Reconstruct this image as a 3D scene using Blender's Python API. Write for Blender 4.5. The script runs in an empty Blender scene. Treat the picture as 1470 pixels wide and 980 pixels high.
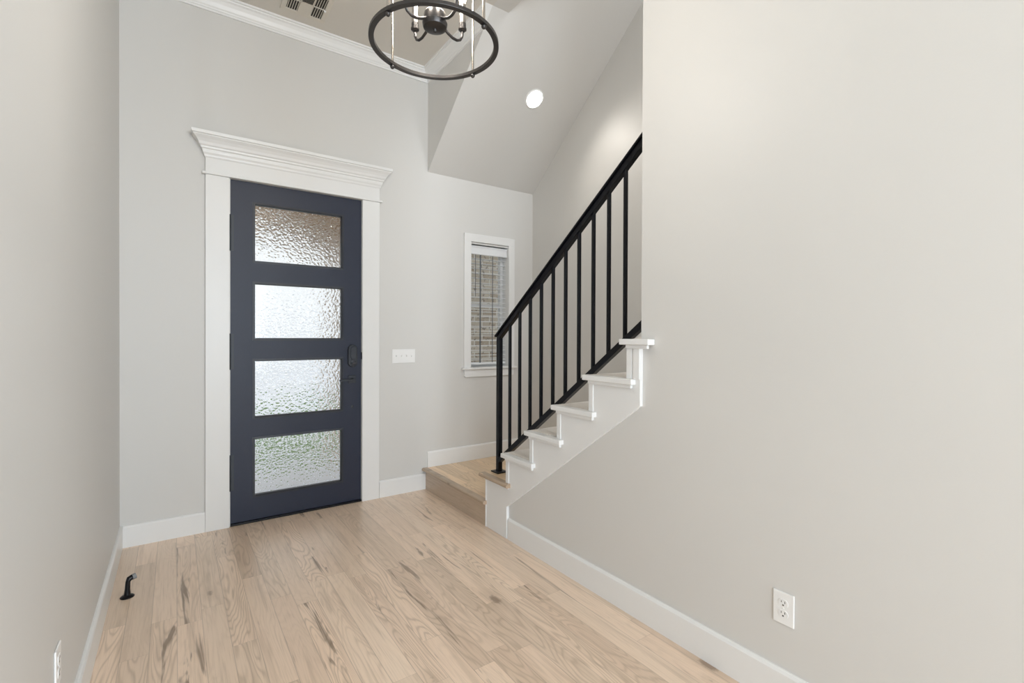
import bpy, math, random
from mathutils import Vector, Matrix
random.seed(7)
sc = bpy.context.scene
COL = sc.collection

# ------------------------------------------------------------------ camera
FPX, CAM, YAW, PITCH, ROLL, PPY = 688.356, (0.2875, -3.8889, 1.3524), 0.6122, -0.0059, -0.0039, 485.14
cam_data = bpy.data.cameras.new('camera')
cam_data.sensor_fit = 'HORIZONTAL'
cam_data.sensor_width = 36.0
cam_data.lens = FPX / 1470 * 36.0
cam_data.shift_y = (PPY - 490) / 1470
cam_data.clip_start = 0.02
cam_data.clip_end = 300
cam = bpy.data.objects.new('camera', cam_data)
COL.objects.link(cam)
_f = Vector((math.sin(YAW), math.cos(YAW), 0)); _r = Vector((math.cos(YAW), -math.sin(YAW), 0)); _z = Vector((0, 0, 1))
_cp, _sp, _cr, _sr = math.cos(PITCH), math.sin(PITCH), math.cos(ROLL), math.sin(ROLL)
_fw = _f * _cp + _z * _sp; _u = -_f * _sp + _z * _cp
_X = _r * _cr - _u * _sr; _Y = _r * _sr + _u * _cr
_m = Matrix((_X, _Y, -_fw)).transposed().to_4x4(); _m.translation = Vector(CAM)
cam.matrix_world = _m
sc.camera = cam

# ------------------------------------------------------------------ light and exposure
sc.view_settings.view_transform = 'Standard'
sc.view_settings.look = 'None'
sc.view_settings.gamma = 1
sc.view_settings.use_curve_mapping = False
sc.view_settings.exposure = 0.51
try:
    sc.cycles.use_denoising = True
    sc.cycles.max_bounces = 14
    sc.cycles.diffuse_bounces = 7
    sc.cycles.glossy_bounces = 5
    sc.cycles.transmission_bounces = 10
    sc.cycles.sample_clamp_indirect = 6
except Exception:
    pass
world = bpy.data.worlds.new('sky'); sc.world = world
world.use_nodes = True
_bg = world.node_tree.nodes['Background']
_bg.inputs[0].default_value = (0.93, 0.97, 1.0, 1)
_bg.inputs[1].default_value = 0.70


def area(name, loc, rot, sx, sy, power, color=(1, 1, 1), spread=180):
    d = bpy.data.lights.new(name, 'AREA'); d.shape = 'RECTANGLE'; d.size = sx; d.size_y = sy
    d.energy = power; d.color = color; d.spread = math.radians(spread)
    o = bpy.data.objects.new(name, d); COL.objects.link(o); o.location = loc; o.rotation_euler = rot
    return o


# added fill: unseen area lights in invented window openings behind the camera, facing in
for _x, _p in ((-1.6, 150), (1.15, 115), (3.9, 345)):
    area('back_fill_light', (_x, -9.95, 1.75), (math.radians(90), 0, 0), 1.9, 2.5, _p, (0.75, 0.875, 1.0))
# added fill lamp, unseen above the upper floor, brightening the stairwell
area('stairwell_fill_light', (2.75, -5.6, 4.6), (math.radians(78), 0, 0), 0.8, 1.2, 45, (0.93, 0.96, 1.0))

W, W2, WT = 2.106, 3.269, 2.24          # foyer right wall, far stair wall, back of the foyer right wall
ZC = 3.66                                # foyer ceiling
S0, SK = 2.785, 0.835                    # sloped stair ceiling z = S0 - SK*y
RIS = [0.185 + 0.192 * i for i in range(7)]      # top of landing, treads 2..7


def ry(k):                               # y of riser k (2..)
    return -1.012 - 0.2585 * (k - 2)


# ------------------------------------------------------------------ materials
class NT:
    def __init__(s, name):
        s.m = bpy.data.materials.new(name); s.m.use_nodes = True
        s.t = s.m.node_tree; s.b = s.t.nodes['Principled BSDF']

    def n(s, kind, **kw):
        x = s.t.nodes.new(kind)
        for k, v in kw.items():
            setattr(x, k, v)
        return x

    def put(s, inp, v):
        if v is None:
            return
        if isinstance(v, bpy.types.NodeSocket):
            s.t.links.new(v, inp)
        else:
            inp.default_value = v

    def ma(s, op, a, b=None, c=None, clamp=False):
        x = s.n('ShaderNodeMath', operation=op, use_clamp=clamp)
        s.put(x.inputs[0], a); s.put(x.inputs[1], b); s.put(x.inputs[2], c)
        return x.outputs[0]

    def vec(s, x, y, z):
        c = s.n('ShaderNodeCombineXYZ')
        s.put(c.inputs[0], x); s.put(c.inputs[1], y); s.put(c.inputs[2], z)
        return c.outputs[0]

    def sep(s, v):
        c = s.n('ShaderNodeSeparateXYZ'); s.put(c.inputs[0], v)
        return c.outputs

    def coord(s):
        return s.n('ShaderNodeTexCoord').outputs['Object']

    def noise(s, v, scale=1.0, detail=2.0, rough=0.5, dist=0.0):
        x = s.n('ShaderNodeTexNoise'); s.put(x.inputs['Vector'], v)
        x.inputs['Scale'].default_value = scale; x.inputs['Detail'].default_value = detail
        x.inputs['Roughness'].default_value = rough; x.inputs['Distortion'].default_value = dist
        return x.outputs['Fac']

    def mix(s, f, a, b, mode='MIX'):
        x = s.n('ShaderNodeMix', data_type='RGBA', blend_type=mode)
        s.put(x.inputs['Factor'], f)
        s.put(x.inputs[6], a if isinstance(a, bpy.types.NodeSocket) else (*a, 1))
        s.put(x.inputs[7], b if isinstance(b, bpy.types.NodeSocket) else (*b, 1))
        return x.outputs[2]

    def ramp(s, f, *stops):
        x = s.n('ShaderNodeValToRGB'); s.put(x.inputs[0], f)
        e = x.color_ramp.elements
        while len(e) < len(stops):
            e.new(0.5)
        for i, (p, c) in enumerate(stops):
            e[i].position = p; e[i].color = (*c, 1)
        return x.outputs[0]

    def smooth(s, v, a, b):
        x = s.n('ShaderNodeMapRange', interpolation_type='SMOOTHSTEP')
        s.put(x.inputs[0], v); x.inputs[1].default_value = a; x.inputs[2].default_value = b
        return x.outputs[0]

    def bump(s, h, strength=0.2, dist=0.01):
        x = s.n('ShaderNodeBump'); x.inputs['Strength'].default_value = strength
        x.inputs['Distance'].default_value = dist; s.put(x.inputs['Height'], h)
        s.t.links.new(x.outputs[0], s.b.inputs['Normal'])
        return x


def paint(name, col, rough=0.5, bumpk=0.0, scale=120, spec=0.5):
    t = NT(name); co = t.coord()
    n = t.noise(co, 1.3, 3)
    t.put(t.b.inputs['Base Color'], t.mix(n, tuple(c * 0.985 for c in col), tuple(min(1, c * 1.015) for c in col)))
    t.b.inputs['Roughness'].default_value = rough
    t.b.inputs['Specular IOR Level'].default_value = spec
    if bumpk:
        t.bump(t.noise(co, scale, 3, 0.6), bumpk, 0.002)
    return t.m


def metal(name, col, rough, metallic=1.0, coat=0.0):
    t = NT(name)
    n = t.noise(t.coord(), 60, 2)
    t.put(t.b.inputs['Base Color'], t.mix(n, tuple(c * 0.92 for c in col), tuple(c * 1.08 for c in col)))
    t.b.inputs['Roughness'].default_value = rough; t.b.inputs['Metallic'].default_value = metallic
    t.b.inputs['Coat Weight'].default_value = coat
    return t.m


def _spec(m, v):
    m.node_tree.nodes['Principled BSDF'].inputs['Specular IOR Level'].default_value = v
    return m


def emit(name, col, power):
    t = NT(name)
    t.b.inputs['Base Color'].default_value = (0.8, 0.8, 0.8, 1)
    t.b.inputs['Emission Color'].default_value = (*col, 1); t.b.inputs['Emission Strength'].default_value = power
    return t.m


def wood(name, across, along, pw=0.098, pl=1.0, light=(0.86, 0.69, 0.54), dark=(0.44, 0.32, 0.22), joints=True, off=0.0):
    """oak boards: 'across' and 'along' pick the object axes (0 x, 1 y, 2 z)"""
    t = NT(name); co = t.sep(t.coord())
    A, L = co[across], co[along]
    u = t.ma('ADD', t.ma('DIVIDE', A, pw), 20.0 + off)
    i = t.ma('FLOOR', u); fu = t.ma('FRACT', u)
    wn = t.n('ShaderNodeTexWhiteNoise', noise_dimensions='1D'); t.put(wn.inputs['W'], i)
    v = t.ma('ADD', t.ma('DIVIDE', L, pl), t.ma('MULTIPLY', wn.outputs[0], 17.0))
    v = t.ma('ADD', v, t.ma('MULTIPLY', t.ma('SINE', t.ma('MULTIPLY', v, 6.2832)), 0.12))
    j = t.ma('FLOOR', v); fv = t.ma('FRACT', v)
    w2 = t.n('ShaderNodeTexWhiteNoise', noise_dimensions='3D'); t.put(w2.inputs['Vector'], t.vec(i, j, 3.7))
    rc = t.sep(w2.outputs[1]); ra, rb, rd = rc[0], rc[1], rc[2]
    ox, oy, oz = t.ma('MULTIPLY', ra, 31.0), t.ma('MULTIPLY', rb, 47.0), t.ma('MULTIPLY', rd, 23.0)

    def pv(sa, sl):
        return t.vec(t.ma('ADD', t.ma('MULTIPLY', A, sa), ox), t.ma('ADD', t.ma('MULTIPLY', L, sl), oy), oz)
    # board tone
    base = t.ramp(t.ma('ADD', t.ma('MULTIPLY', ra, 0.75), t.ma('MULTIPLY', t.noise(pv(5, 1.2), 1, 2), 0.35)),
                  (0.0, tuple(a * 0.50 + b * 0.50 for a, b in zip(light, dark))), (0.40, tuple(a * 0.84 + b * 0.16 for a, b in zip(light, dark))), (1.0, tuple(min(1, c * 1.06) for c in light)))
    base = t.mix(t.ma('MULTIPLY', rb, 0.35), base, t.mix(1.0, base, (1.0, 0.93, 0.90), 'MULTIPLY'))
    # cathedral growth rings
    wv = t.noise(pv(7.0, 0.9), 1, 2.5, 0.42, 0.3)
    ring = t.ma('FRACT', t.ma('MULTIPLY', wv, 26.0))
    ring = t.smooth(t.ma('ABSOLUTE', t.ma('SUBTRACT', ring, 0.5)), 0.0, 0.5)
    ringk = t.ma('ADD', 0.10, t.ma('MULTIPLY', t.smooth(rd, 0.35, 0.9), 0.38))
    col = t.mix(t.ma('MULTIPLY', t.ma('POWER', t.ma('SUBTRACT', 1.0, ring), 3.0), ringk), base, dark)
    # fine pores
    fine = t.noise(pv(210, 5.0), 1, 3, 0.6)
    col = t.mix(t.ma('MULTIPLY', t.smooth(fine, 0.50, 0.72), 0.26), col, tuple(c * 0.9 for c in dark))
    soft = t.noise(pv(34, 1.7), 1, 3, 0.55)
    col = t.mix(t.ma('MULTIPLY', t.smooth(soft, 0.48, 0.70), 0.30), col, dark)
    # mineral streaks and checks
    st = t.noise(pv(19, 1.6), 1, 3.5, 0.6, 0.9)
    col = t.mix(t.ma('MULTIPLY', t.smooth(st, 0.60, 0.69), t.ma('MULTIPLY', t.smooth(rb, 0.15, 0.7), 0.75)), col, (0.17, 0.11, 0.065))
    # knots
    vo = t.n('ShaderNodeTexVoronoi', feature='F1'); t.put(vo.inputs['Vector'], t.vec(t.ma('MULTIPLY', A, 4.3), t.ma('MULTIPLY', L, 2.1), t.ma('MULTIPLY', i, 0.0)))
    vo.inputs['Scale'].default_value = 1.0
    kn = t.ma('ADD', vo.outputs['Distance'], t.ma('MULTIPLY', t.ma('SUBTRACT', t.noise(t.coord(), 70, 2), 0.5), 0.07))
    vr = t.sep(vo.outputs['Color'])
    size = t.ma('MULTIPLY', t.ma('POWER', vr[0], 2.0), 0.10)
    kf = t.smooth(t.ma('DIVIDE', kn, t.ma('ADD', size, 0.004)), 1.25, 0.55)
    col = t.mix(t.ma('MULTIPLY', kf, 0.72), col, (0.16, 0.10, 0.065))
    halo = t.smooth(t.ma('DIVIDE', kn, t.ma('ADD', size, 0.004)), 3.4, 1.0)
    col = t.mix(t.ma('MULTIPLY', halo, 0.22), col, dark)
    h = t.ma('ADD', t.ma('MULTIPLY', fine, 0.5), t.ma('MULTIPLY', ring, 0.35))
    if joints:
        e1 = t.ma('MULTIPLY', t.ma('MINIMUM', fu, t.ma('SUBTRACT', 1.0, fu)), pw)
        e2 = t.ma('MULTIPLY', t.ma('MINIMUM', fv, t.ma('SUBTRACT', 1.0, fv)), pl)
        e = t.ma('MINIMUM', e1, e2)
        g = t.smooth(e, 0.0018, 0.0004)
        col = t.mix(t.ma('MULTIPLY', g, 0.38), col, (0.16, 0.11, 0.075))
        h = t.ma('SUBTRACT', h, t.ma('MULTIPLY', g, 2.0))
    t.put(t.b.inputs['Base Color'], col)
    t.b.inputs['Coat Weight'].default_value = 0.5; t.b.inputs['Coat Roughness'].default_value = 0.26
    t.put(t.b.inputs['Roughness'], t.ma('ADD', 0.34, t.ma('MULTIPLY', fine, 0.14)))
    t.bump(h, 0.22, 0.0012)
    return t.m


M = {}
M['wall'] = paint('greige_wall_paint', (0.655, 0.645, 0.622), 0.46, 0.10, 160)
M['ceiling'] = paint('greige_ceiling_paint', (0.67, 0.64, 0.59), 0.75, 0.08, 160)
M['trim'] = paint('white_trim_paint', (0.79, 0.79, 0.78), 0.33)
M['jamb'] = paint('white_jamb_paint', (0.78, 0.78, 0.765), 0.4)
M['floor'] = wood('oak_floor_boards', 0, 1)
M['landing'] = wood('oak_landing_boards', 0, 1, 0.11, 0.9, (0.80, 0.60, 0.39), (0.46, 0.32, 0.19), off=0.37)
M['riser_wood'] = wood('oak_riser_board', 2, 1, 0.4, 5.0, (0.50, 0.40, 0.30), (0.27, 0.20, 0.14), joints=False, off=0.13)
M['nosing'] = wood('oak_nosing', 2, 1, 0.3, 6.0, (0.45, 0.345, 0.245), (0.28, 0.20, 0.13), joints=False)
M['door'] = _spec(metal('charcoal_door_paint', (0.011, 0.016, 0.036), 0.42, 0.0, 0.0), 0.42)
M['door_bead'] = metal('charcoal_glazing_bead_paint', (0.016, 0.019, 0.028), 0.4, 0.0)
M['lock'] = metal('matte_black_lock_metal', (0.030, 0.034, 0.042), 0.42, 0.3)
M['black'] = _spec(metal('black_iron_paint', (0.0025, 0.003, 0.005), 0.28, 0.0, 0.0), 0.28)
M['bronze'] = metal('dark_bronze_metal', (0.075, 0.070, 0.068), 0.33, 0.85)
M['nickel'] = metal('polished_black_nickel', (0.42, 0.39, 0.36), 0.16, 1.0)
M['plastic'] = paint('white_switch_plastic', (0.84, 0.84, 0.83), 0.28)
M['slot'] = paint('dark_slot_plastic', (0.035, 0.035, 0.035), 0.6)
M['rubber'] = paint('grey_rubber', (0.22, 0.23, 0.24), 0.7)
M['vinyl'] = paint('white_vinyl', (0.82, 0.82, 0.81), 0.4)
M['blind'] = paint('white_blind_slat', (0.78, 0.79, 0.80), 0.35)
M['tape'] = paint('grey_ladder_cord', (0.10, 0.11, 0.12), 0.8)
M['vent'] = paint('beige_vent_enamel', (0.66, 0.62, 0.55), 0.4)
M['vent_dark'] = paint('dark_duct', (0.03, 0.028, 0.025), 0.9)
M['concrete'] = paint('pale_concrete', (0.80, 0.82, 0.86), 0.85, 0.3, 40)
M['stucco'] = paint('tan_stucco', (0.70, 0.60, 0.51), 0.9, 0.4, 60)
M['bulb'] = emit('warm_bulb_glow', (1.0, 0.83, 0.62), 14)
M['can'] = emit('white_led_lens', (1.0, 0.96, 0.9), 9)


def _carpet():
    t = NT('pale_stair_carpet'); co = t.coord()
    n = t.noise(co, 260, 2, 0.7); m = t.noise(co, 9, 2)
    t.put(t.b.inputs['Base Color'], t.mix(m, (0.70, 0.655, 0.60), (0.80, 0.765, 0.72)))
    t.b.inputs['Roughness'].default_value = 0.95
    t.bump(n, 0.5, 0.004)
    return t.m


M['carpet'] = _carpet()


def _hammered():
    t = NT('hammered_door_glass'); co = t.coord()
    s = t.sep(co)
    v = t.vec(s[0], s[2], 0.0)
    nz = t.noise(v, 22, 2)
    vv = t.n('ShaderNodeVectorMath', operation='ADD')
    t.put(vv.inputs[0], v); t.put(vv.inputs[1], t.vec(t.ma('MULTIPLY', nz, 0.022), t.ma('MULTIPLY', t.noise(v, 27, 1), 0.018), 0.0))
    vo = t.n('ShaderNodeTexVoronoi', feature='SMOOTH_F1'); t.put(vo.inputs['Vector'], vv.outputs[0])
    vo.inputs['Scale'].default_value = 58; vo.inputs['Smoothness'].default_value = 0.25
    t.b.inputs['Base Color'].default_value = (0.97, 0.98, 0.98, 1)
    t.b.inputs['Roughness'].default_value = 0.03
    t.b.inputs['IOR'].default_value = 1.45
    t.b.inputs['Transmission Weight'].default_value = 1.0
    front = t.ma('LESS_THAN', s[1], 0.0095)
    t.bump(t.ma('MULTIPLY', front, t.ma('ADD', vo.outputs['Distance'], t.ma('MULTIPLY', t.noise(v, 150, 1), 0.12))), 0.46, 0.012)
    return t.m


M['hammered'] = _hammered()


def _clear():
    t = NT('clear_window_glass')
    n = t.noise(t.coord(), 2, 1)
    t.put(t.b.inputs['Base Color'], t.mix(n, (0.95, 0.97, 0.97), (0.97, 0.98, 0.98)))
    t.b.inputs['Roughness'].default_value = 0.0; t.b.inputs['IOR'].default_value = 1.45
    t.b.inputs['Transmission Weight'].default_value = 1.0
    return t.m


M['glass'] = _clear()


def _brick(name, c1, c2, mortar):
    t = NT(name); s = t.sep(t.coord())
    v = t.vec(t.ma('ADD', s[0], s[1]), s[2], 0.0)
    b = t.n('ShaderNodeTexBrick'); t.put(b.inputs['Vector'], v)
    b.inputs['Scale'].default_value = 1.0
    b.inputs['Brick Width'].default_value = 0.205; b.inputs['Row Height'].default_value = 0.072
    b.inputs['Mortar Size'].default_value = 0.008; b.inputs['Mortar Smooth'].default_value = 0.3
    b.inputs['Color1'].default_value = (*c1, 1); b.inputs['Color2'].default_value = (*c2, 1)
    b.inputs['Mortar'].default_value = (*mortar, 1)
    n = t.noise(v, 26, 4, 0.7)
    col = t.mix(t.ma('MULTIPLY', t.smooth(n, 0.5, 0.75), 0.6), b.outputs['Color'], (0.72, 0.69, 0.63))
    n2 = t.noise(v, 24, 3)
    col = t.mix(t.ma('MULTIPLY', t.smooth(n2, 0.55, 0.68), 0.75), col, (0.13, 0.095, 0.075))
    t.put(t.b.inputs['Base Color'], col); t.b.inputs['Roughness'].default_value = 0.9
    t.bump(t.ma('SUBTRACT', t.ma('MULTIPLY', n, 0.4), b.outputs['Fac']), 0.6, 0.01)
    return t.m


M['brick'] = _brick('mottled_tumbled_brick', (0.40, 0.33, 0.25), (0.62, 0.56, 0.47), (0.74, 0.72, 0.67))


def _soffit():
    t = NT('stained_wood_soffit'); s = t.sep(t.coord())
    n = t.noise(t.vec(t.ma('MULTIPLY', s[0], 30), t.ma('MULTIPLY', s[1], 2), 0), 1, 3)
    t.put(t.b.inputs['Base Color'], t.mix(n, (0.30, 0.17, 0.08), (0.50, 0.32, 0.17)))
    return t.m


M['soffit'] = _soffit()


def _grass():
    t = NT('lawn_grass'); n = t.noise(t.coord(), 30, 4, 0.7)
    t.put(t.b.inputs['Base Color'], t.mix(n, (0.06, 0.15, 0.03), (0.20, 0.32, 0.10)))
    t.b.inputs['Roughness'].default_value = 0.9
    return t.m


M['grass'] = _grass()


# ------------------------------------------------------------------ mesh builder
class MB:
    def __init__(s):
        s.v, s.f, s.sm = [], [], []

    def add(s, vs, fs, smooth=False):
        b = len(s.v); s.v += [tuple(v) for v in vs]
        s.f += [[b + i for i in f] for f in fs]; s.sm += [smooth] * len(fs)
        return s

    def box(s, x0, x1, y0, y1, z0, z1):
        x0, x1 = sorted((x0, x1)); y0, y1 = sorted((y0, y1)); z0, z1 = sorted((z0, z1))
        return s.add([(x0, y0, z0), (x1, y0, z0), (x1, y1, z0), (x0, y1, z0), (x0, y0, z1), (x1, y0, z1), (x1, y1, z1), (x0, y1, z1)],
                     [(0, 3, 2, 1), (4, 5, 6, 7), (0, 1, 5, 4), (1, 2, 6, 5), (2, 3, 7, 6), (3, 0, 4, 7)])

    def prism(s, axis, a0, a1, poly):
        """poly of (p,q): axis x -> (y,z), axis y -> (x,z), axis z -> (x,y)"""
        def P(a, p, q):
            return {'x': (a, p, q), 'y': (p, a, q), 'z': (p, q, a)}[axis]
        n = len(poly)
        vs = [P(a0, *p) for p in poly] + [P(a1, *p) for p in poly]
        fs = [list(range(n))[::-1], list(range(n, 2 * n))] + [(i, (i + 1) % n, n + (i + 1) % n, n + i) for i in range(n)]
        return s.add(vs, fs)

    def tube(s, pts, r, seg=14, cap=True, smooth=True, closed=False):
        pts = [Vector(p) for p in pts]; n = len(pts)
        rs = r if isinstance(r, (list, tuple)) else [r] * n
        rings = []; up = None
        for i, p in enumerate(pts):
            if closed:
                d = pts[(i + 1) % n] - pts[i - 1]
            else:
                d = pts[min(i + 1, n - 1)] - pts[max(i - 1, 0)]
            d.normalize()
            if up is None:
                up = Vector((0, 0, 1)) if abs(d.z) < 0.9 else Vector((1, 0, 0))
            a = d.cross(up)
            if a.length < 1e-4:
                a = d.cross(Vector((0, 1, 0)))
            a.normalize(); b = a.cross(d).normalized(); up = b
            rings.append([p + (a * math.cos(t) + b * math.sin(t)) * rs[i] for t in [2 * math.pi * k / seg for k in range(seg)]])
        vs = [v for rg in rings for v in rg]; fs = []
        for i in range(n if closed else n - 1):
            for k in range(seg):
                j = (i + 1) % n
                fs.append((i * seg + k, i * seg + (k + 1) % seg, j * seg + (k + 1) % seg, j * seg + k))
        s.add(vs, fs, smooth)
        if cap and not closed:
            s.add(rings[0], [list(range(seg))[::-1]]); s.add(rings[-1], [list(range(seg))])
        return s

    def lathe(s, c, prof, seg=24, smooth=True, axis='z', flip=1):
        """prof of (r, h) revolved about axis through c"""
        vs = []
        for r, h in prof:
            for k in range(seg):
                t = 2 * math.pi * k / seg
                a, b = r * math.cos(t), r * math.sin(t)
                if axis == 'z':
                    vs.append((c[0] + a, c[1] + b, c[2] + h * flip))
                elif axis == 'y':
                    vs.append((c[0] + a, c[1] + h * flip, c[2] + b))
                else:
                    vs.append((c[0] + h * flip, c[1] + a, c[2] + b))
        fs = []
        for i in range(len(prof) - 1):
            for k in range(seg):
                fs.append((i * seg + k, i * seg + (k + 1) % seg, (i + 1) * seg + (k + 1) % seg, (i + 1) * seg + k))
        fs.append(list(range(seg))[::-1]); fs.append([(len(prof) - 1) * seg + k for k in range(seg)])
        return s.add(vs, fs, smooth)

    def sweep(s, path, prof, closed_prof=True):
        """path: list of functions (d,h)->xyz; prof of (d,h)"""
        n = len(prof); vs = [f(d, h) for f in path for d, h in prof]; fs = []
        for i in range(len(path) - 1):
            for k in range(n if closed_prof else n - 1):
                fs.append((i * n + k, i * n + (k + 1) % n, (i + 1) * n + (k + 1) % n, (i + 1) * n + k))
        fs.append(list(range(n))[::-1]); fs.append([(len(path) - 1) * n + k for k in range(n)])
        return s.add(vs, fs)

    def build(s, name, mat, parent=None, bevel=0.0, kind=None, seg=2, label=None, autosmooth=False, cat=None, group=None):
        me = bpy.data.meshes.new(name); 
        off = Vector((0, 0, 0))
        if parent is not None:
            off = parent_world(parent)
        me.from_pydata([tuple(Vector(v) - off) for v in s.v], [], s.f)
        me.polygons.foreach_set('use_smooth', s.sm)
        import bmesh
        bm = bmesh.new(); bm.from_mesh(me); bmesh.ops.recalc_face_normals(bm, faces=bm.faces)
        for e in bm.edges:
            if len(e.link_faces) != 2 or e.calc_face_angle(0.0) > 0.7:
                e.smooth = False
        bm.to_mesh(me); bm.free()
        me.materials.append(mat)
        o = bpy.data.objects.new(name, me); COL.objects.link(o)
        if parent is not None:
            o.parent = parent
        if bevel:
            md = o.modifiers.new('bevel', 'BEVEL'); md.width = bevel; md.segments = seg; md.limit_method = 'ANGLE'; md.angle_limit = math.radians(40)
        if kind:
            o['kind'] = kind
        if label:
            o['label'] = label
        if cat:
            o['category'] = cat
        if group:
            o['group'] = group
        return o


def parent_world(p):
    off = Vector((0, 0, 0))
    while p is not None:
        off += Vector(p.location); p = p.parent
    return off


def thing(name, loc, label, cat, group=None, kind=None):
    o = bpy.data.objects.new(name, None); o.empty_display_size = 0.1; COL.objects.link(o); o.location = loc
    if label: o['label'] = label
    if cat: o['category'] = cat
    if group: o['group'] = group
    if kind: o['kind'] = kind
    return o


def structure(name, loc, label):
    return thing(name, loc, label, 'structure', kind='structure')


# NOTE: wood uses object coordinates; structure meshes keep their origin at the world origin
# ------------------------------------------------------------------ the shell
def st(mb, name, mat, label, cat, bevel=0.0, seg=2):
    return mb.build(name, mat, None, bevel, 'structure', seg, label, cat=cat)


XL, XR, YB, YD = -3.0, 5.6, -10.0, -5.2      # living room behind the camera
DX0, DX1, DZ1 = 0.592, 1.536, 2.452           # door opening
WX0, WX1, WZ0, WZ1 = 2.545, 2.975, 1.05, 2.215  # window opening
st(MB().box(XL - 0.1, XR + 0.1, YB - 0.1, 0.02, -0.12, 0), 'floor', M['floor'], 'pale oak plank floor with knots and streaks', 'floor')
wf = MB()
wf.box(-0.14, DX0, 0, 0.16, 0, 6.3).box(DX0, DX1, 0, 0.16, DZ1, 6.3).box(DX1, WX0, 0, 0.16, 0, 6.3)
wf.box(WX0, WX1, 0, 0.16, 0, WZ0).box(WX0, WX1, 0, 0.16, WZ1, 6.3).box(WX1, W2 + 0.14, 0, 0.16, 0, 6.3)
st(wf, 'wall_front', M['wall'], 'greige wall holding the dark entry door and narrow window', 'wall')
st(MB().box(-0.14, 0, YD, 0, 0, ZC + 0.1), 'wall_left', M['wall'], 'plain greige wall facing the staircase', 'wall')
wr = MB()
wr.box(W, WT, YD, -2.372, 0, ZC - 0.0)
wr.prism('x', W, W + 0.05, [(-2.372, 0), (-2.372, 1.118), (-1.03, 0.15), (-1.03, 0)])
st(wr, 'wall_right', M['wall'], 'large blank greige wall beside and under the stairs', 'wall')
up = MB()
up.prism('x', W, WT, [(0.0, S0), (-1.048, ZC), (YD, ZC), (YD, 7.0), (0.0, 7.0)])
st(up, 'wall_upper', M['wall'], 'greige header wall above the stair opening beneath the crown moulding', 'wall')
st(MB().box(W2, W2 + 0.14, -6.2, 0, 0, 7.0), 'wall_stair', M['wall'], 'greige wall on the far side of the staircase', 'wall')
st(MB().box(-0.14, W, YD, 0.0, ZC, ZC + 0.1), 'ceiling', M['ceiling'], 'flat beige foyer ceiling with an air vent', 'ceiling')
sl = MB().prism('x', W + 0.001, W2, [(0.0, S0), (-3.4, S0 + SK * 3.4), (-6.2, S0 + SK * 3.4), (-6.2, S0 + SK * 3.4 + 0.1), (-3.4, S0 + SK * 3.4 + 0.1), (0.0, S0 + 0.12)])
# the part beside the header is trimmed at its back face by the header itself
sl = MB()
sl.prism('x', WT, W2, [(0.0, S0), (-3.4, S0 + SK * 3.4), (-6.2, S0 + SK * 3.4), (-6.2, S0 + SK * 3.4 + 0.1), (-3.4, S0 + SK * 3.4 + 0.1), (0.0, S0 + 0.12)])
st(sl, 'ceiling_stair', M['wall'], 'sloped ceiling rising over the staircase', 'ceiling')
# upper floor end and living room shell (behind the camera)
st(MB().box(WT, W2, -6.3, -6.2, 0, 7.0), 'wall_upstairs', M['wall'], 'wall at the head of the stairs', 'wall')
st(MB().box(WT, W2, -6.2, -4.35, 2.95, 3.05), 'floor_upstairs', M['floor'], 'upper hall floor', 'floor')
lr = MB()
lr.box(XL - 0.14, XL, YB, YD, 0, 3.66).box(XL, -0.14, YD, YD + 0.14, 0, 3.66)
lr.box(XR, XR + 0.14, YB, YD, 0, 3.66).box(W2 + 0.14, XR, YD, YD + 0.14, 0, 3.66)
lr.box(WT, W2 + 0.14, -6.34, -6.3, 0, 3.66)
st(lr, 'wall_living', M['wall'], 'greige walls of the living room', 'wall')
bw = MB()
xs = [(-2.55, -0.65), (0.2, 2.1), (2.95, 4.85)]; cur = XL - 0.14  # unseen openings, made up to frame the back fill lights
for a, b in xs:
    bw.box(cur, a, YB - 0.14, YB, 0, 3.66); bw.box(a, b, YB - 0.14, YB, 0, 0.5); bw.box(a, b, YB - 0.14, YB, 3.0, 3.66); cur = b
bw.box(cur, XR + 0.14, YB - 0.14, YB, 0, 3.66)
st(bw, 'wall_back', M['wall'], 'living room wall with three openings added for the fill lights', 'wall')
st(MB().box(XL - 0.14, XR + 0.14, YB - 0.14, YD, ZC, ZC + 0.1), 'ceiling_living', M['ceiling'], 'flat living room ceiling', 'ceiling')

# ------------------------------------------------------------------ crown and baseboards
crown = [(0, -0.102), (0.010, -0.102), (0.012, -0.090), (0.016, -0.086), (0.018, -0.078), (0.024, -0.070), (0.034, -0.048), (0.046, -0.030), (0.056, -0.022),
         (0.058, -0.014), (0.068, -0.012), (0.070, 0.0), (0, 0)]
cr = MB().sweep([lambda d, h: (d, YD, ZC + h), lambda d, h: (d, -d, ZC + h), lambda d, h: (W - d, -d, ZC + h),
                 lambda d, h: (W - d, -(ZC + h - S0) / SK, ZC + h)], crown)
st(cr, 'trim_1', M['trim'], 'white crown moulding running above the entry door wall', 'crown moulding')
HB = 0.138
bprof = [(0, 0), (0.016, 0), (0.016, HB - 0.012), (0.011, HB - 0.003), (0.006, HB), (0, HB)]


def base(name, f0, f1, label, z=0.0):
    st(MB().sweep([lambda d, h: f0(d, h + z), lambda d, h: f1(d, h + z)], bprof), name, M['trim'], label, 'baseboard')


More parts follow.
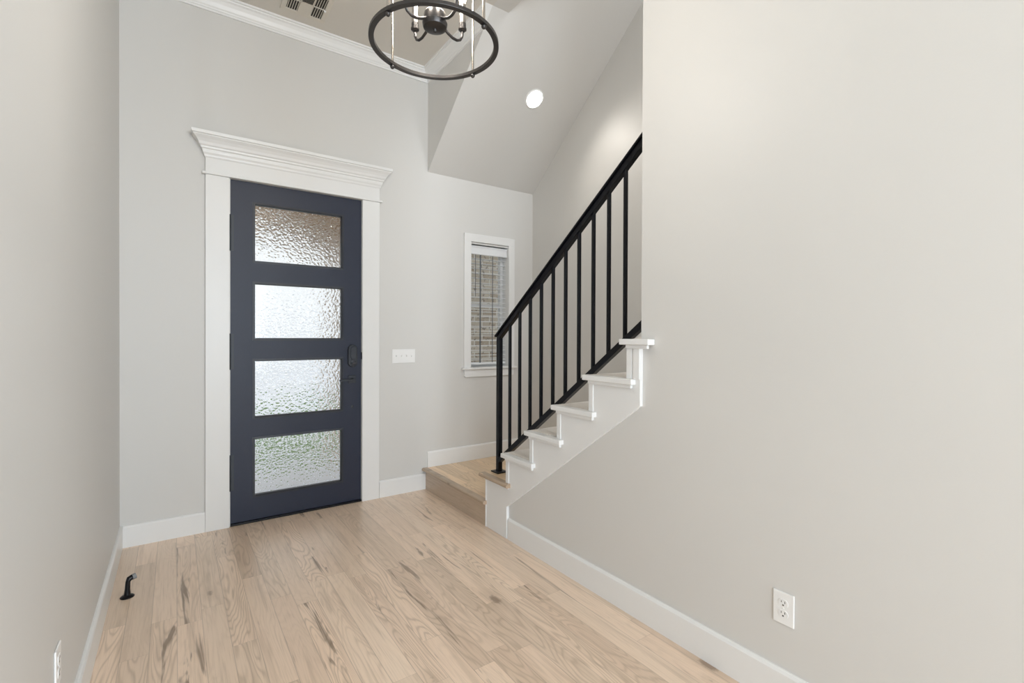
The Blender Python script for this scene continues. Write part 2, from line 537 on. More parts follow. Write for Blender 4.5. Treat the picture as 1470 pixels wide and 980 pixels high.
base('baseboard_left', lambda d, h: (d, YD, h), lambda d, h: (d, -0.0, h), 'white baseboard along the plain wall opposite the stairs')
base('baseboard_front', lambda d, h: (0.016, -d, h), lambda d, h: (0.4535, -d, h), 'white baseboard between the room corner and the door casing')
base('baseboard_entry', lambda d, h: (1.6705, -d, h), lambda d, h: (W - 0.016, -d, h), 'white baseboard between the door casing and the oak step')
base('baseboard_right', lambda d, h: (W - d, -1.2805, h), lambda d, h: (W - d, YD, h), 'white baseboard under the large blank wall below the stairs')
base('baseboard_landing', lambda d, h: (W + 0.0, -d, h), lambda d, h: (W2 - 0.0165, -d, h), 'white baseboard above the oak landing below the window', 0.186)
base('baseboard_stair', lambda d, h: (W2 - d, 0, h), lambda d, h: (W2 - d, -0.98, h), 'white baseboard along the far stair wall on the landing', 0.186)

# ------------------------------------------------------------------ door casing with cornice
tc = structure('trim_2', (1.06, 0, 0), 'white door casing with a deep moulded cornice around the charcoal entry door')
tc['category'] = 'door casing'


def part(mb, name, mat, par, bevel=0.0, label=None, seg=2):
    return mb.build(name, mat, par, bevel, None, seg, label)


CT = 0.021
part(MB().box(0.4545, 0.597, -CT, 0, 0, 2.441), 'side_casing', M['trim'], tc, 0.002)
part(MB().box(1.526, 1.667, -CT, 0, 0, 2.441), 'side_casing', M['trim'], tc, 0.002)
part(MB().box(0.434, 1.687, -0.034, 0, 2.441, 2.458), 'fillet', M['trim'], tc, 0.005)
part(MB().box(0.4545, 1.667, -CT, 0, 2.458, 2.62), 'frieze', M['trim'], tc, 0.001)
cprof = [(0, 2.553), (CT + 0.001, 2.553), (CT + 0.006, 2.562), (CT + 0.008, 2.572), (CT + 0.015, 2.585), (CT + 0.018, 2.598), (CT + 0.018, 2.606),
         (CT + 0.026, 2.612), (CT + 0.028, 2.622), (CT + 0.036, 2.630), (CT + 0.042, 2.646), (CT + 0.054, 2.664), (CT + 0.066, 2.676), (CT + 0.070, 2.680), (CT + 0.070, 2.686),
         (CT + 0.079, 2.690), (CT + 0.081, 2.710), (0, 2.710)]
cx0, cx1 = 0.4545, 1.667
part(MB().sweep([lambda d, h: (cx0 - max(0, d - CT), 0, h), lambda d, h: (cx0 - max(0, d - CT), -d, h),
                 lambda d, h: (cx1 + max(0, d - CT), -d, h), lambda d, h: (cx1 + max(0, d - CT), 0, h)], cprof), 'cornice', M['trim'], tc)
part(MB().box(DX0 - 0.0, DX0 + 0.011, 0.0005, 0.158, 0, DZ1 - 0.011).box(DX1 - 0.011, DX1, 0.0005, 0.158, 0, DZ1 - 0.011).box(DX0, DX1, 0.0005, 0.158, DZ1 - 0.011, DZ1), 'jamb', M['jamb'], tc)

# ------------------------------------------------------------------ entry door
dr = structure('door_1', (1.064, 0.03, 0), 'charcoal entry door with four hammered glass panels')
dr['category'] = 'door'
DA, DB, DT = 0.6035, 1.5245, 2.438
DY0, DY1 = 0.006, 0.050
lites = [(2.284, 1.884), (1.713, 1.325), (1.156, 0.759), (0.593, 0.194)]
LX0, LX1 = 0.760, 1.365
g = 0.018
sb = MB()
sb.box(DA, LX0 - g, DY0, DY1, 0.016, DT).box(LX1 + g, DB, DY0, DY1, 0.016, DT)
zc = DT
for a, b in lites:
    sb.box(LX0 - g, LX1 + g, DY0, DY1, a + g, zc); zc = b - g
sb.box(LX0 - g, LX1 + g, DY0, DY1, 0.016, zc)
part(sb, 'door_slab', M['door'], dr)
for a, b in lites:
    fr = MB()
    prof = [(-g, 0.0), (-g, -0.003), (-0.004, -0.004), (-0.001, 0.004), (0.0, 0.014), (0.0, 0.030), (-g, 0.030)]
    def F(cx, cz):
        sx = -1 if cx < 1 else 1
        sz = 1 if cz > (a + b) / 2 else -1
        return lambda d, h: (cx + sx * (-d), DY0 + h, cz + sz * (-d))
    c = [(LX0, b), (LX1, b), (LX1, a), (LX0, a)]
    paths = [F(*p) for p in c]
    n = len(prof); vs = [f(d, h) for f in paths for d, h in prof]
    fs = [(i * n + k, i * n + (k + 1) % n, ((i + 1) % 4) * n + (k + 1) % n, ((i + 1) % 4) * n + k) for i in range(4) for k in range(n)]
    fr.add(vs, fs)
    part(fr, 'glazing_bead', M['door_bead'], dr)
    part(MB().box(LX0 - 0.006, LX1 + 0.006, DY0 + 0.0305, DY0 + 0.0365, b - 0.006, a + 0.006), 'glass_pane', M['hammered'], dr)
# black weather strip and threshold
part(MB().box(DX0 + 0.0115, DA - 0.0005, 0.004, 0.03, 0.012, DT + 0.002).box(DB + 0.0005, DX1 - 0.0115, 0.01, 0.03, 0.012, DT + 0.002), 'weather_strip', M['black'], dr)
part(MB().box(DX0 + 0.0115, DX1 - 0.0115, -0.012, 0.157, 0.0005, 0.014), 'threshold', M['black'], dr, 0.003)
for zz in (2.065, 1.23, 0.375):
    hg = MB().lathe((DA - 0.004, -0.003, zz - 0.128), [(0.0, 0), (0.005, 0.001), (0.0075, 0.006), (0.0075, 0.25), (0.005, 0.255), (0.0, 0.256)], 12)
    hg.box(DA - 0.004, DA + 0.022, 0.0025, DY0, zz - 0.125, zz + 0.125)
    part(hg, 'hinge', M['lock'], dr)
dbx, dbz = 1.450, 1.182
def capsule(mb, cx, cz, hw, hh, y0, y1, seg=12):
    pts = []
    for k in range(seg + 1):
        t = math.pi * k / seg; pts.append((cx + hw * math.cos(t), cz + (hh - hw) + hw * math.sin(t)))
    for k in range(seg + 1):
        t = math.pi + math.pi * k / seg; pts.append((cx + hw * math.cos(t), cz - (hh - hw) + hw * math.sin(t)))
    return mb.prism('y', y0, y1, pts)
dlk = part(capsule(MB(), dbx, dbz, 0.036, 0.090, DY0 - 0.030, DY0), 'deadbolt', M['lock'], dr, 0.006)
part(capsule(MB(), dbx + 0.003, dbz + 0.024, 0.022, 0.052, DY0 - 0.037, DY0 - 0.0295), 'battery_cover', M['lock'], dlk, 0.003)
part(MB().lathe((dbx, DY0 - 0.030, dbz - 0.055), [(0.0, 0), (0.022, 0), (0.022, 0.006), (0.019, 0.008), (0.0, 0.008)], 20, axis='y', flip=-1).box(dbx - 0.014, dbx + 0.014, DY0 - 0.056, DY0 - 0.037, dbz - 0.060, dbz - 0.050), 'thumb_turn', M['lock'], dlk)
lv = part(MB().box(1.419, 1.477, DY0 - 0.010, DY0, 0.962, 1.027), 'door_handle', M['lock'], dr, 0.003)
part(MB().lathe((1.450, DY0 - 0.008, 0.993), [(0.0, 0), (0.011, 0), (0.011, 0.045), (0.0, 0.045)], 16, axis='y', flip=-1).box(1.338, 1.462, DY0 - 0.062, DY0 - 0.048, 0.985, 1.000), 'lever', M['lock'], lv, 0.002)
part(MB().lathe((1.454, DY0, 0.774), [(0.0, 0), (0.011, 0), (0.011, 0.003), (0.008, 0.005), (0, 0.005)], 18, axis='y', flip=-1), 'hole_plug', M['lock'], dr)
part(MB().box(DB - 0.0, DB + 0.004, -0.012, 0.006, dbz - 0.028, dbz + 0.028), 'strike_plate', M['black'], dr)

# ------------------------------------------------------------------ window
wn = structure('window_1', (2.76, 0, 1.0), 'narrow window with white casing overlooking brick beside the stairs')
wn['category'] = 'window'
part(MB().box(2.468, 2.540, -0.02, 0, WZ0, 2.225).box(2.966, 3.034, -0.02, 0, WZ0, 2.225).box(2.468, 3.034, -0.02, 0, 2.225, 2.298), 'casing', M['trim'], wn, 0.002)
part(MB().box(2.446, 3.054, -0.042, 0.0, 1.032, WZ0).box(WX0, WX1, 0.0, 0.095, 1.032, WZ0 + 0.001), 'window_sill', M['trim'], wn, 0.004)
part(MB().prism('y', -0.020, 0.0, [(2.472, 1.032), (2.472, 0.975), (2.484, 0.962), (3.018, 0.962), (3.030, 0.975), (3.030, 1.032)]), 'apron', M['trim'], wn, 0.002)
part(MB().box(WX0, WX0 + 0.006, 0.0, 0.158, WZ0, WZ1).box(WX1 - 0.006, WX1, 0.0, 0.158, WZ0, WZ1).box(WX0, WX1, 0.0, 0.158, WZ1 - 0.006, WZ1), 'jamb', M['jamb'], wn)
fx0, fx1 = WX0 + 0.006, WX1 - 0.006
sf = MB()
for x0, x1, z0, z1 in ((fx0, fx0 + 0.03, WZ0, WZ1 - .006), (fx1 - 0.03, fx1, WZ0, WZ1 - .006), (fx0 + 0.03, fx1 - 0.03, WZ0, WZ0 + 0.04), (fx0 + 0.03, fx1 - 0.03, WZ1 - 0.046, WZ1 - .006), (fx0 + 0.03, fx1 - 0.03, 1.622, 1.655)):
    sf.box(x0, x1, 0.100, 0.140, z0, z1)
part(sf, 'sash', M['vinyl'], wn)
part(MB().box(fx0 + 0.028, fx1 - 0.028, 0.118, 0.122, WZ0 + 0.038, WZ1 - 0.04), 'glass_pane', M['glass'], wn)
bl = thing('window_blind', (2.76, 0.055, WZ0), 'white horizontal slat blind hanging open in the narrow window', 'blind')
bx0, bx1 = WX0 + 0.012, WX1 - 0.012
part(MB().box(bx0, bx1, 0.030, 0.085, 2.165, 2.198), 'headrail', M['blind'], bl, 0.002)
part(MB().box(bx0 - 0.003, bx1 + 0.003, 0.018, 0.028, 2.115, 2.196).box(bx0 - 0.003, bx1 + 0.003, 0.012, 0.018, 2.183, 2.196).box(bx0 - 0.003, bx1 + 0.003, 0.014, 0.018, 2.118, 2.130), 'valance', M['blind'], bl, 0.002)
sm = MB(); z = 1.115
while z < 2.15:
    pr = [(0.032, z - 0.0022), (0.045, z + 0.0005), (0.057, z + 0.0015), (0.069, z + 0.0005), (0.082, z - 0.0022), (0.082, z + 0.0003), (0.069, z + 0.003), (0.057, z + 0.004), (0.045, z + 0.003), (0.032, z + 0.0003)]
    sm.prism('x', bx0, bx1, pr); z += 0.046
part(sm, 'slats', M['blind'], bl)
part(MB().box(bx0, bx1, 0.032, 0.082, 1.074, 1.095), 'bottom_rail', M['blind'], bl, 0.002)
for xx, tw in ((2.668, 0.007), (2.806, 0.004)):
    part(MB().box(xx - tw, xx + tw, 0.0295, 0.0305, 1.09, 2.17), 'ladder_tape', M['tape'], bl)
part(MB().tube([(2.610, 0.024, 2.15), (2.610, 0.024, 1.72)], 0.003, 8), 'tilt_wand', M['tape'], bl)

# ------------------------------------------------------------------ staircase
stz = thing('staircase', (W + 0.55, -1.2, 0), 'white and oak staircase rising behind the large blank wall', 'staircase')
part(MB().box(W + 0.0, W2 - 0.001, ry(2) + 0.0, -0.001, 0.160, 0.185), 'landing', M['landing'], stz)
nz = MB()
def bull(mb, axis, a0, a1, e, z1, th, sgn):
    """bull nose along axis, front at e, going back sgn*0.03"""
    r = th / 2; pts = [(e + sgn * r + (-sgn) * r * math.sin(math.pi * k / 8), z1 - r + r * math.cos(math.pi * k / 8)) for k in range(9)]
    pts += [(e + sgn * 0.05, z1 - th), (e + sgn * 0.05, z1)]
    return mb.prism(axis, a0, a1, pts)
bull(nz, 'y', -0.001, ry(2) - 0.012, W - 0.050, 0.1855, 0.026, 1)
part(nz, 'landing_nosing', M['nosing'], stz, label='rounded oak nosing at the landing edge')
part(MB().box(W - 0.020, W, ry(2) + 0.001, -0.017, 0.0005, 0.160), 'landing_riser', M['riser_wood'], stz, label='darker oak riser board')
# risers (they face the landing)
for k in range(2, 8):
    zt, zb = RIS[k - 1], RIS[k - 2]
    part(MB().box(W + 0.002 if k > 2 else W + 0.002, W2 - 0.001, ry(k) - 0.018, ry(k), zb if k > 2 else 0.186, zt - 0.028), 'riser', M['trim'] if k > 2 else M['riser_wood'], stz)
# second tread in oak
t2 = MB(); z2 = RIS[1]
bull(t2, 'x', W - 0.050, W2 - 0.001, ry(2) + 0.042, z2, 0.026, -1)
t2.box(W - 0.035, W2 - 0.001, ry(3) - 0.0, ry(2) - 0.007, z2 - 0.026, z2)
part(t2, 'oak_tread', M['landing'], stz, label='oak tread carrying the black railing post')
t2n = MB(); bull(t2n, 'y', ry(2) + 0.040, ry(3) - 0.045, W - 0.056, z2 + 0.0005, 0.027, 1)
part(t2n, 'oak_return_nosing', M['nosing'], stz)
part(MB().prism('x', W - 0.031, W - 0.020, [(ry(2) + 0.001, z2 - 0.027), (ry(3) - 0.030, z2 - 0.027), (ry(3) - 0.030, z2 - 0.038), (ry(2) + 0.001, z2 - 0.038)]), 'cove_strip', M['trim'], stz)
# treads 3..7: white ends, carpeted tops
for k in range(3, 8):
    zt = RIS[k - 1]; y0 = ry(k) + 0.030; y1 = ry(k + 1) - (0.050 if k < 7 else -0.112)
    part(MB().box(W - 0.050, W - 0.0, y1, y0, zt - 0.028, zt), 'tread_end_cap', M['trim'], stz, 0.004)
    part(MB().box(W - 0.036, W - 0.020, y1 + 0.016, y0 - 0.03, zt - 0.046, zt - 0.028), 'cove_strip', M['trim'], stz, 0.003)
    part(MB().box(W + 0.0, W2 - 0.001, ry(k + 1) if k < 7 else -2.371, y0, zt - 0.028, zt - 0.004), 'tread', M['trim'], stz, 0.004)
    # carpet laid over the tread, with a soft uneven back edge
    cm = MB(); nx, ny = 26, 10; xa, xb = W + 0.004, W2 - 0.002; yb_ = (ry(k + 1) + 0.001) if k < 7 else -2.371; ya_ = y0 - 0.002
    vs = []; fs = []
    for i in range(nx + 1):
        for j in range(ny + 1):
            fx, fy = i / nx, j / ny
            hgt = 0.0015 + 0.006 * abs(math.sin(fx * 9.3 + k * 1.7 + 2.0 * fy)) * fy + 0.012 * fy * fy * (0.5 + 0.5 * math.sin(fx * 13 + k))
            vs.append((xa + (xb - xa) * fx, ya_ + (yb_ - ya_) * fy, zt + hgt - 0.003))
    for i in range(nx):
        for j in range(ny):
            a = i * (ny + 1) + j; fs.append((a, a + 1, a + ny + 2, a + ny + 1))
    n0 = len(vs); vs += [(x, y, zt - 0.004) for x, y, _ in vs]
    fs += [tuple(n0 + q for q in f[::-1]) for f in fs]
    rim = [i * (ny + 1) for i in range(nx + 1)] + [nx * (ny + 1) + j for j in range(1, ny + 1)] + [i * (ny + 1) + ny for i in range(nx - 1, -1, -1)] + [j for j in range(ny - 1, 0, -1)]
    for a, b in zip(rim, rim[1:] + rim[:1]):
        fs.append((a, b, n0 + b, n0 + a))
    cm.add(vs, fs, True)
    part(cm, 'carpet', M['carpet'], stz, label='pale carpet on the tread')
# skirt (open stringer) on the wall face
poly = [(ry(2), 0.001), (ry(2), RIS[1] - 0.026)]
for k in range(3, 8):
    poly += [(ry(k), RIS[k - 2] - 0.027), (ry(k), RIS[k - 1] - 0.028)]
poly += [(-2.383, RIS[6] - 0.028), (-2.383, 1.018), (-1.272, 0.214), (-1.272, 0.001)]
part(MB().prism('x', W - 0.020, W + 0.0, poly), 'stringer', M['trim'], stz, 0.0015)
# riser end strips, proud of the stringer
for k in range(2, 8):
    zb = RIS[k - 2] if k > 2 else 0.001; zt = RIS[k - 1] - 0.028
    if k == 2:
        part(MB().box(W - 0.023, W - 0.020, ry(k) - 0.008, ry(k) + 0.001, zb, zt), 'riser_end_strip', M['trim'], stz)
    else:
        part(MB().box(W - 0.026, W - 0.020, ry(k) - 0.030, ry(k) + 0.002, zb, zt), 'riser_end_strip', M['trim'], stz, 0.002)
part(MB().box(W - 0.027, W - 0.020, -2.383, -2.345, RIS[5] + 0.0, RIS[6] - 0.028), 'riser_end_strip', M['trim'], stz, 0.002)
# stair body between risers
bd = MB().prism('x', W + 0.052, W2 - 0.002, [(-2.36, 0.0), (-2.36, 1.10), (-1.05, 0.13), (-1.05, 0.0)])
part(bd, 'stair_carriage', M['jamb'], stz)
# upper flight, hidden by the wall in the photograph but seen from the landing
uf = MB(); ptsu = [(-2.62, 0.0), (-2.62, RIS[6] - 0.03)]
for k in range(8, 16):
    y = ry(k); z0, z1 = 0.185 + 0.192 * (k - 2), 0.185 + 0.192 * (k - 1)
    ptsu += [(y, z0), (y, z1)]
ptsu += [(-4.8, 0.185 + 0.192 * 14), (-4.8, 0.0)]
ptsu[1] = (ry(8), RIS[6] - 0.03); ptsu[0] = (ry(8), 0.0)
st(MB().prism('x', WT + 0.001, W2 - 0.002, ptsu), 'floor_upper_flight', M['carpet'], 'carpeted upper flight hidden behind the wall', 'stairs')

# ------------------------------------------------------------------ railing
RX = 2.180
rl = thing('stair_railing', (RX, -1.04, RIS[1]), 'black square-bar stair railing with sloping handrail', 'railing')
nw = part(MB().box(RX - 0.0165, RX + 0.0165, -1.0565, -1.0235, RIS[1] + 0.008, 1.330), 'newel_post', M['black'], rl, 0.0015)
part(MB().box(RX - 0.043, RX + 0.043, -1.083, -0.997, RIS[1] + 0.0005, RIS[1] + 0.0085), 'base_plate', M['black'], nw, 0.0015)
HY0, HZ0, HY1, HZ1 = -1.012, 1.352, -2.371, 2.380
hs = (HZ1 - HZ0) / (HY0 - HY1)
def hz(y): return HZ0 + hs * (HY0 - y)
def slopebar(x0, x1, ya, yb, f, up0, dn):
    return MB().prism('x', x0, x1, [(ya, f(ya) + up0), (yb, f(yb) + up0), (yb, f(yb) - dn), (ya, f(ya) - dn)])
part(slopebar(RX - 0.026, RX + 0.026, HY0, HY1, hz, 0.0, 0.014), 'handrail', M['black'], rl, 0.002)
part(slopebar(RX - 0.016, RX + 0.016, -1.0235, HY1, hz, -0.014, 0.056), 'upper_rail', M['black'], rl, 0.0015)
part(MB().box(RX - 0.035, RX + 0.035, HY1 - 0.0005, HY1 + 0.008, hz(HY1) - 0.10, hz(HY1) + 0.02), 'wall_bracket', M['black'], rl, 0.001)
bs = 0.745
def bz(y): return 0.512 + bs * (-1.09 - y)
part(slopebar(RX - 0.0165, RX + 0.0165, -1.0565, HY1, bz, 0.0, 0.040), 'bottom_rail', M['black'], rl, 0.0015)
for i in range(10):
    y = -1.171 - 0.1149 * i
    part(MB().prism('x', RX - 0.0085, RX + 0.0085, [(y - 0.0085, bz(y - .0085) - 0.005), (y + 0.0085, bz(y + .0085) - 0.005), (y + 0.0085, hz(y + .0085) - 0.05), (y - 0.0085, hz(y - .0085) - 0.05)]), 'baluster', M['black'], rl, 0.001)

# ------------------------------------------------------------------ chandelier
CX, CY, RZ = 1.053, -2.308, 2.391
ch = thing('chandelier', (CX, CY, ZC), 'black open-cage ring chandelier with candle lights hanging from the ceiling', 'chandelier')
def ringmesh(z0, z1, r0, r1, seg=96):
    mb = MB(); vs = []; prof = [(r0, z0), (r1, z0), (r1, z1), (r0, z1)]
    for k in range(seg):
        t = 2 * math.pi * k / seg
        vs += [(CX + r * math.cos(t), CY + r * math.sin(t), z) for r, z in prof]
    fs = [(k * 4 + i, k * 4 + (i + 1) % 4, ((k + 1) % seg) * 4 + (i + 1) % 4, ((k + 1) % seg) * 4 + i) for k in range(seg) for i in range(4)]
    return mb.add(vs, fs)
RT = RZ + 0.46
part(ringmesh(RZ, RZ + 0.013, 0.2115, 0.230), 'lower_ring', M['bronze'], ch, 0.0012)
part(ringmesh(RT, RT + 0.013, 0.2115, 0.230), 'upper_ring', M['bronze'], ch, 0.0012)
A0 = math.radians(21.4)
for k in range(4):
    a = A0 + k * math.pi / 2; x, y = CX + 0.220 * math.cos(a), CY + 0.220 * math.sin(a)
    rod = part(MB().tube([(x, y, RZ + 0.012), (x, y, RT + 0.002)], 0.0048, 12), 'rod', M['nickel'], ch)
    part(MB().lathe((x, y, RZ + 0.001), [(0.0, -0.014), (0.005, -0.0135), (0.0085, -0.009), (0.009, -0.005), (0.006, 0.0)], 14), 'finial', M['bronze'], rod)
    xi, yi = CX + 0.02 * math.cos(a), CY + 0.02 * math.sin(a)
    part(MB().tube([(x, y, RT + 0.010), (CX + 0.12 * math.cos(a), CY + 0.12 * math.sin(a), RT + 0.06), (xi, yi, RT + 0.16)], 0.005, 10), 'top_arm', M['bronze'], ch)
HZ = 2.455
part(MB().lathe((CX, CY, HZ), [(0.0, -0.014), (0.006, -0.013), (0.008, -0.004), (0.030, -0.003), (0.041, 0.002), (0.044, 0.010), (0.045, 0.018), (0.040, 0.022), (0.040, 0.050), (0.036, 0.056), (0.0, 0.058)], 40), 'hub', M['bronze'], ch)
part(MB().tube([(CX, CY, HZ + 0.055), (CX, CY, ZC - 0.02)], 0.006, 14), 'stem', M['nickel'], ch)
part(MB().lathe((CX, CY, ZC - 0.0005), [(0.0, 0.03), (0.02, 0.03), (0.055, 0.018), (0.065, 0.006), (0.065, 0.0)], 36, flip=-1), 'canopy', M['bronze'], ch)
for k in range(4):
    a = math.radians(9.9) + k * math.pi / 2; c, s_ = math.cos(a), math.sin(a)
    def P(r, z): return (CX + r * c, CY + r * s_, HZ + z)
    ctrl = [(0.038, 0.022), (0.058, 0.010), (0.080, 0.002), (0.100, 0.002), (0.116, 0.010), (0.125, 0.026), (0.127, 0.050)]
    arm = part(MB().tube([P(*q) for q in ctrl], 0.0052, 12), 'arm', M['bronze'], ch)
    part(MB().lathe(P(0.127, 0.046), [(0.0, 0.0), (0.009, 0.0), (0.012, 0.004), (0.0155, 0.006), (0.0155, 0.012), (0.0135, 0.014), (0.0135, 0.030), (0.0, 0.031)], 20), 'candle_cup', M['bronze'], arm)
    part(MB().lathe(P(0.127, 0.076), [(0.0, 0.0), (0.0125, 0.0), (0.0125, 0.072), (0.0, 0.073)], 18), 'candle_sleeve', M['nickel'], arm)
    part(MB().lathe(P(0.127, 0.149), [(0.0, 0.0), (0.009, 0.0), (0.013, 0.014), (0.015, 0.030), (0.012, 0.05), (0.006, 0.07), (0.001, 0.084), (0.0, 0.085)], 18), 'bulb', M['bulb'], arm)
    ld = bpy.data.lights.new('bulb_light', 'POINT'); ld.energy = 3.5; ld.color = (1.0, 0.95, 0.88); ld.shadow_soft_size = 0.03
    lo = bpy.data.objects.new('bulb_light', ld); COL.objects.link(lo); lo.location = P(0.127, 0.255)

# ------------------------------------------------------------------ recessed downlight in the sloped ceiling
NL = Vector((0, -SK, -1)).normalized()      # normal of the slope, into the stairwell
cc = Vector((2.767, -0.672, S0 + SK * 0.672))
rd = thing('recessed_light', cc, 'round white recessed downlight glowing in the sloped ceiling', 'downlight')
ua = Vector((1, 0, 0)); ub = NL.cross(ua).normalized()
def disc(mb, prof, seg=40):
    vs = [cc + (ua * math.cos(t) + ub * math.sin(t)) * r + NL * h for r, h in prof for t in [2 * math.pi * q / seg for q in range(seg)]]
    fs = [(i * seg + q, i * seg + (q + 1) % seg, (i + 1) * seg + (q + 1) % seg, (i + 1) * seg + q) for i in range(len(prof) - 1) for q in range(seg)]
    fs += [list(range(seg))[::-1], [(len(prof) - 1) * seg + q for q in range(seg)]]
    return mb.add(vs, fs)
part(disc(MB(), [(0.084, 0.0003), (0.084, 0.003), (0.080, 0.006), (0.074, 0.006)]), 'trim_ring', M['plastic'], rd)
part(disc(MB(), [(0.070, 0.0065), (0.070, 0.0075)]), 'lens', M['can'], rd)
sd = bpy.data.lights.new('downlight_beam', 'SPOT'); sd.energy = 17; sd.color = (1.0, 0.94, 0.86); sd.shadow_soft_size = 0.06
sd.spot_size = math.radians(135); sd.spot_blend = 1.0
so = bpy.data.objects.new('downlight_beam', sd); COL.objects.link(so)
so.location = cc + NL * 0.07; so.rotation_euler = (-NL).to_track_quat('Z', 'Y').to_euler()

# ------------------------------------------------------------------ ceiling vent
vx0, vx1, vy0, vy1 = 0.890, 1.190, -0.475, -0.163
vt = thing('ceiling_vent', ((vx0 + vx1) / 2, (vy0 + vy1) / 2, ZC), 'square beige air vent register in the flat ceiling', 'air vent')
zv = ZC - 0.0005
fr = MB(); b = 0.034
fr.box(vx0, vx1, vy0, vy0 + b, zv - 0.008, zv).box(vx0, vx1, vy1 - b, vy1, zv - 0.008, zv).box(vx0, vx0 + b, vy0 + b, vy1 - b, zv - 0.008, zv).box(vx1 - b, vx1, vy0 + b, vy1 - b, zv - 0.008, zv)
part(fr, 'frame', M['vent'], vt, 0.003)
part(MB().box(vx0 + b, vx1 - b, vy0 + b, vy1 - b, zv - 0.0015, zv), 'duct_backing', M['vent_dark'], vt)
lvb = MB(); ix0, ix1, iy0, iy1 = vx0 + b, vx1 - b, vy0 + b, vy1 - b
ux = (ix1 - ix0) / 3; my = (iy0 + iy1) / 2
for bi in range(3):
    for bj in range(2):
        x0, x1 = ix0 + bi * ux, ix0 + (bi + 1) * ux
        y0, y1 = (iy0, my) if bj == 0 else (my, iy1)
        if bi != 1:
            n = 5
            for q in range(n):
                xx = x0 + (q + 0.5) * (x1 - x0) / n
                lvb.prism('y', y0 + 0.003, y1 - 0.003, [(xx - 0.005, zv - 0.008), (xx - 0.0035, zv - 0.008), (xx + 0.003, zv - 0.0016), (xx + 0.0015, zv - 0.0016)])
        else:
            n = 9
            for q in range(n):
                yy = y0 + (q + 0.5) * (y1 - y0) / n
                if bj == 1:
                    lvb.prism('x', x0 + 0.003, x1 - 0.003, [(yy - 0.0065, zv - 0.006), (yy - 0.0065, zv - 0.0072), (yy + 0.0055, zv - 0.0075), (yy + 0.0055, zv - 0.0063)])
                    continue
                lvb.prism('x', x0 + 0.003, x1 - 0.003, [(yy - 0.006, zv - 0.008), (yy - 0.0045, zv - 0.008), (yy + 0.005, zv - 0.0016), (yy + 0.0035, zv - 0.0016)])
for q in (1, 2):
    lvb.box(ix0 + q * ux - 0.003, ix0 + q * ux + 0.003, iy0, iy1, zv - 0.008, zv - 0.0016)
lvb.box(ix0, ix1, my - 0.003, my + 0.003, zv - 0.008, zv - 0.0016)
part(lvb, 'louvres', M['vent'], vt)
part(MB().box(ix1 - 0.004, ix1 + 0.010, my - 0.004, my + 0.004, zv - 0.018, zv - 0.006), 'damper_lever', M['plastic'], vt, 0.001)

# ------------------------------------------------------------------ switch and outlets
sw = thing('light_switch', (1.8865, 0, 1.170), 'white four-gang toggle switch plate on the wall between door and window', 'light switch')
part(MB().box(1.784, 1.989, -0.006, -0.0003, 1.112, 1.230), 'plate', M['plastic'], sw, 0.003)
for i in range(4):
    x = 1.8865 + (i - 1.5) * 0.046
    tg = part(MB().box(x - 0.0055, x + 0.0055, -0.0075, -0.0058, 1.159, 1.183), 'toggle_slot', M['rubber'] if False else M['plastic'], sw, 0.0006)
    d = 1 if i < 3 else -1
    part(MB().prism('x', x - 0.0035, x + 0.0035, [(-0.007, 1.171 - 0.006), (-0.007, 1.171 + 0.006), (-0.018, 1.171 + 0.004 + d * 0.008), (-0.018, 1.171 - 0.003 + d * 0.008)]), 'toggle', M['plastic'], tg, 0.001)


def outlet(name, wall_x, yc, zc_, label, nrm):
    o = thing(name, (wall_x, yc, zc_), label, 'outlet', 'duplex wall outlets')
    def bx(mb, y0, y1, z0, z1, h0, h1):
        return mb.box(wall_x + nrm * h0, wall_x + nrm * h1, yc + y0, yc + y1, zc_ + z0, zc_ + z1)
    part(bx(MB(), -0.037, 0.037, -0.059, 0.059, 0.0003, 0.006), 'plate', M['plastic'], o, 0.003)
    for dz in (0.0195, -0.0195):
        rc = MB()
        pts = []
        for q in range(28):
            t = 2 * math.pi * q / 28; pts.append((yc + 0.0172 * math.cos(t), zc_ + dz + max(-0.0135, min(0.0135, 0.0172 * math.sin(t)))))
        rc.prism('x', wall_x + nrm * 0.0055, wall_x + nrm * 0.0075, pts)
        r_ = part(rc, 'receptacle', M['plastic'], o, 0.0006)
        part(bx(MB(), -0.0075, -0.0052, dz - 0.000, dz + 0.0085, 0.0072, 0.0078), 'slot', M['slot'], r_)
        part(bx(MB(), 0.0052, 0.0072, dz + 0.001, dz + 0.0078, 0.0072, 0.0078), 'slot', M['slot'], r_)
        part(bx(MB(), -0.0028, 0.0028, dz - 0.0095, dz - 0.0045, 0.0072, 0.0078), 'slot', M['slot'], r_)
    part(MB().lathe((wall_x + nrm * 0.006, yc, zc_), [(0.0, 0), (0.003, 0), (0.003, 0.001), (0, 0.0012)], 12, axis='x', flip=nrm), 'screw', M['plastic'], o)
    return o


outlet('wall_outlet', W, -3.034, 0.3615, 'white duplex outlet low on the large blank wall below the stairs', -1)
outlet('wall_outlet', 0.0, -1.968, 0.372, 'white duplex outlet seen edge-on on the plain wall near the door stop', 1)

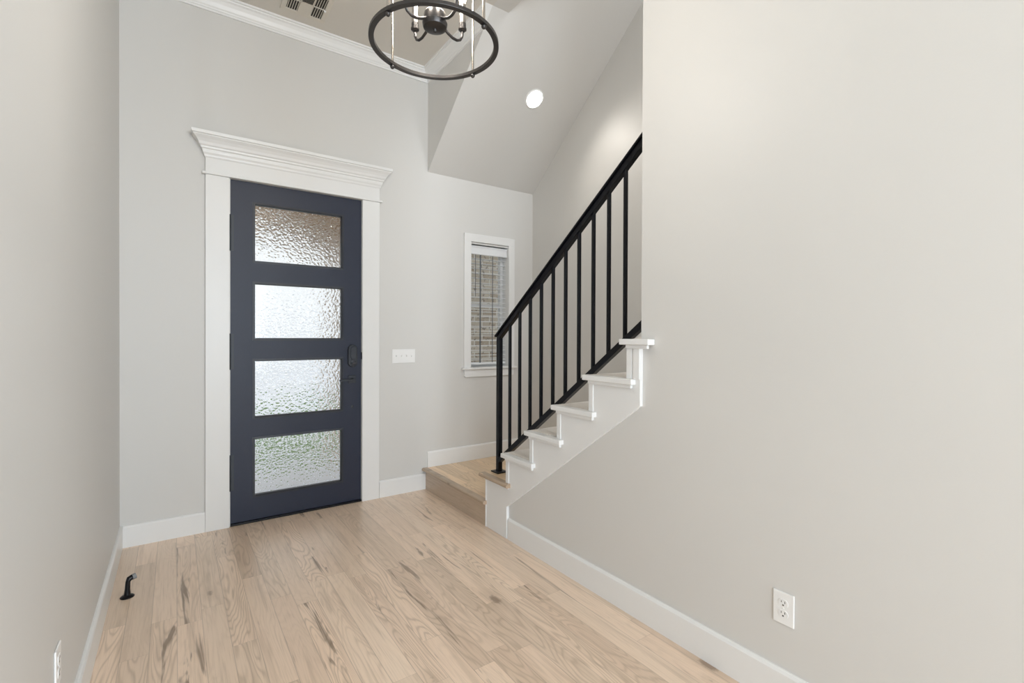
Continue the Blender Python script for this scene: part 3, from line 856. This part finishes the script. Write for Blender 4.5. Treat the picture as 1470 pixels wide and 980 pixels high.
# ------------------------------------------------------------------ door stop
ds = thing('door_stop', (0.085, -0.745, 0), 'small black floor-mounted door stop with grey rubber tip near the corner', 'door stop')
part(MB().lathe((0.085, -0.745, 0.0005), [(0.0, 0.0), (0.030, 0.0), (0.030, 0.003), (0.024, 0.008), (0.012, 0.012), (0.0, 0.012)], 28), 'base', M['black'], ds)
part(MB().tube([(0.085, -0.745, 0.008), (0.086, -0.745, 0.04), (0.088, -0.745, 0.078), (0.093, -0.743, 0.091), (0.106, -0.738, 0.095)], [0.015, 0.0115, 0.0105, 0.0135, 0.0135], 16), 'post', M['black'], ds)
part(MB().tube([(0.105, -0.7385, 0.0948), (0.119, -0.733, 0.0968)], 0.0138, 16), 'rubber_tip', M['rubber'], ds)

# ------------------------------------------------------------------ outside: porch and front yard
st(MB().box(-4, 8, 0.16, 2.4, -0.3, -0.09), 'floor_porch', M['concrete'], 'pale concrete porch outside the entry door', 'floor')
pa = MB()
AX, AZ, AR, AH, AE = 0.85, 0.896, 1.60, 1.05, 2.2
py0, py1 = 1.85, 2.15
arcp = [(AX - AH, AZ + math.sqrt(AR ** 2 - AH ** 2))] + [(AX + AR * math.sin(t), AZ + AR * math.cos(t)) for t in [math.asin(-AH / AR) + (2 * math.asin(AH / AR)) * q / 24 for q in range(1, 24)]] + [(AX + AH, AZ + math.sqrt(AR ** 2 - AH ** 2))]
pa.prism('y', py0, py1, [(AX - AH, 3.4)] + arcp + [(AX + AH, 3.4)])
pa.box(-1.2, AX - AH, py0, py1, -0.09, 3.4).box(AX + AH, 2.4, py0, py1, -0.09, 3.4)
pa.build('porch_arch', M['stucco'], None, 0, None, 2, 'pale tan porch arch outside the entry door glass', cat='porch arch')
MB().box(3.1, 6.2, 0.95, 1.2, -0.09, 3.4).build('brick_wing_wall', M['brick'], None, 0, 'structure', 2, 'weathered pale brick wall seen through the narrow window', cat='brick wall')
MB().box(-1.2, 2.4, 0.165, 1.849, 2.62, 2.70).build('porch_soffit', M['soffit'], None, 0, 'structure', 2, 'brown wooden porch ceiling behind the top door glass', cat='porch ceiling')
MB().box(-14, 16, 2.4, 4.6, -0.3, -0.09).build('lawn', M['grass'], None, 0, 'stuff', 2, 'green front lawn beyond the porch', cat='lawn')
MB().box(-40, 60, 4.6, 60, -0.3, -0.10).build('street', M['concrete'], None, 0, 'structure', 2, 'pale street beyond the front lawn', cat='street')
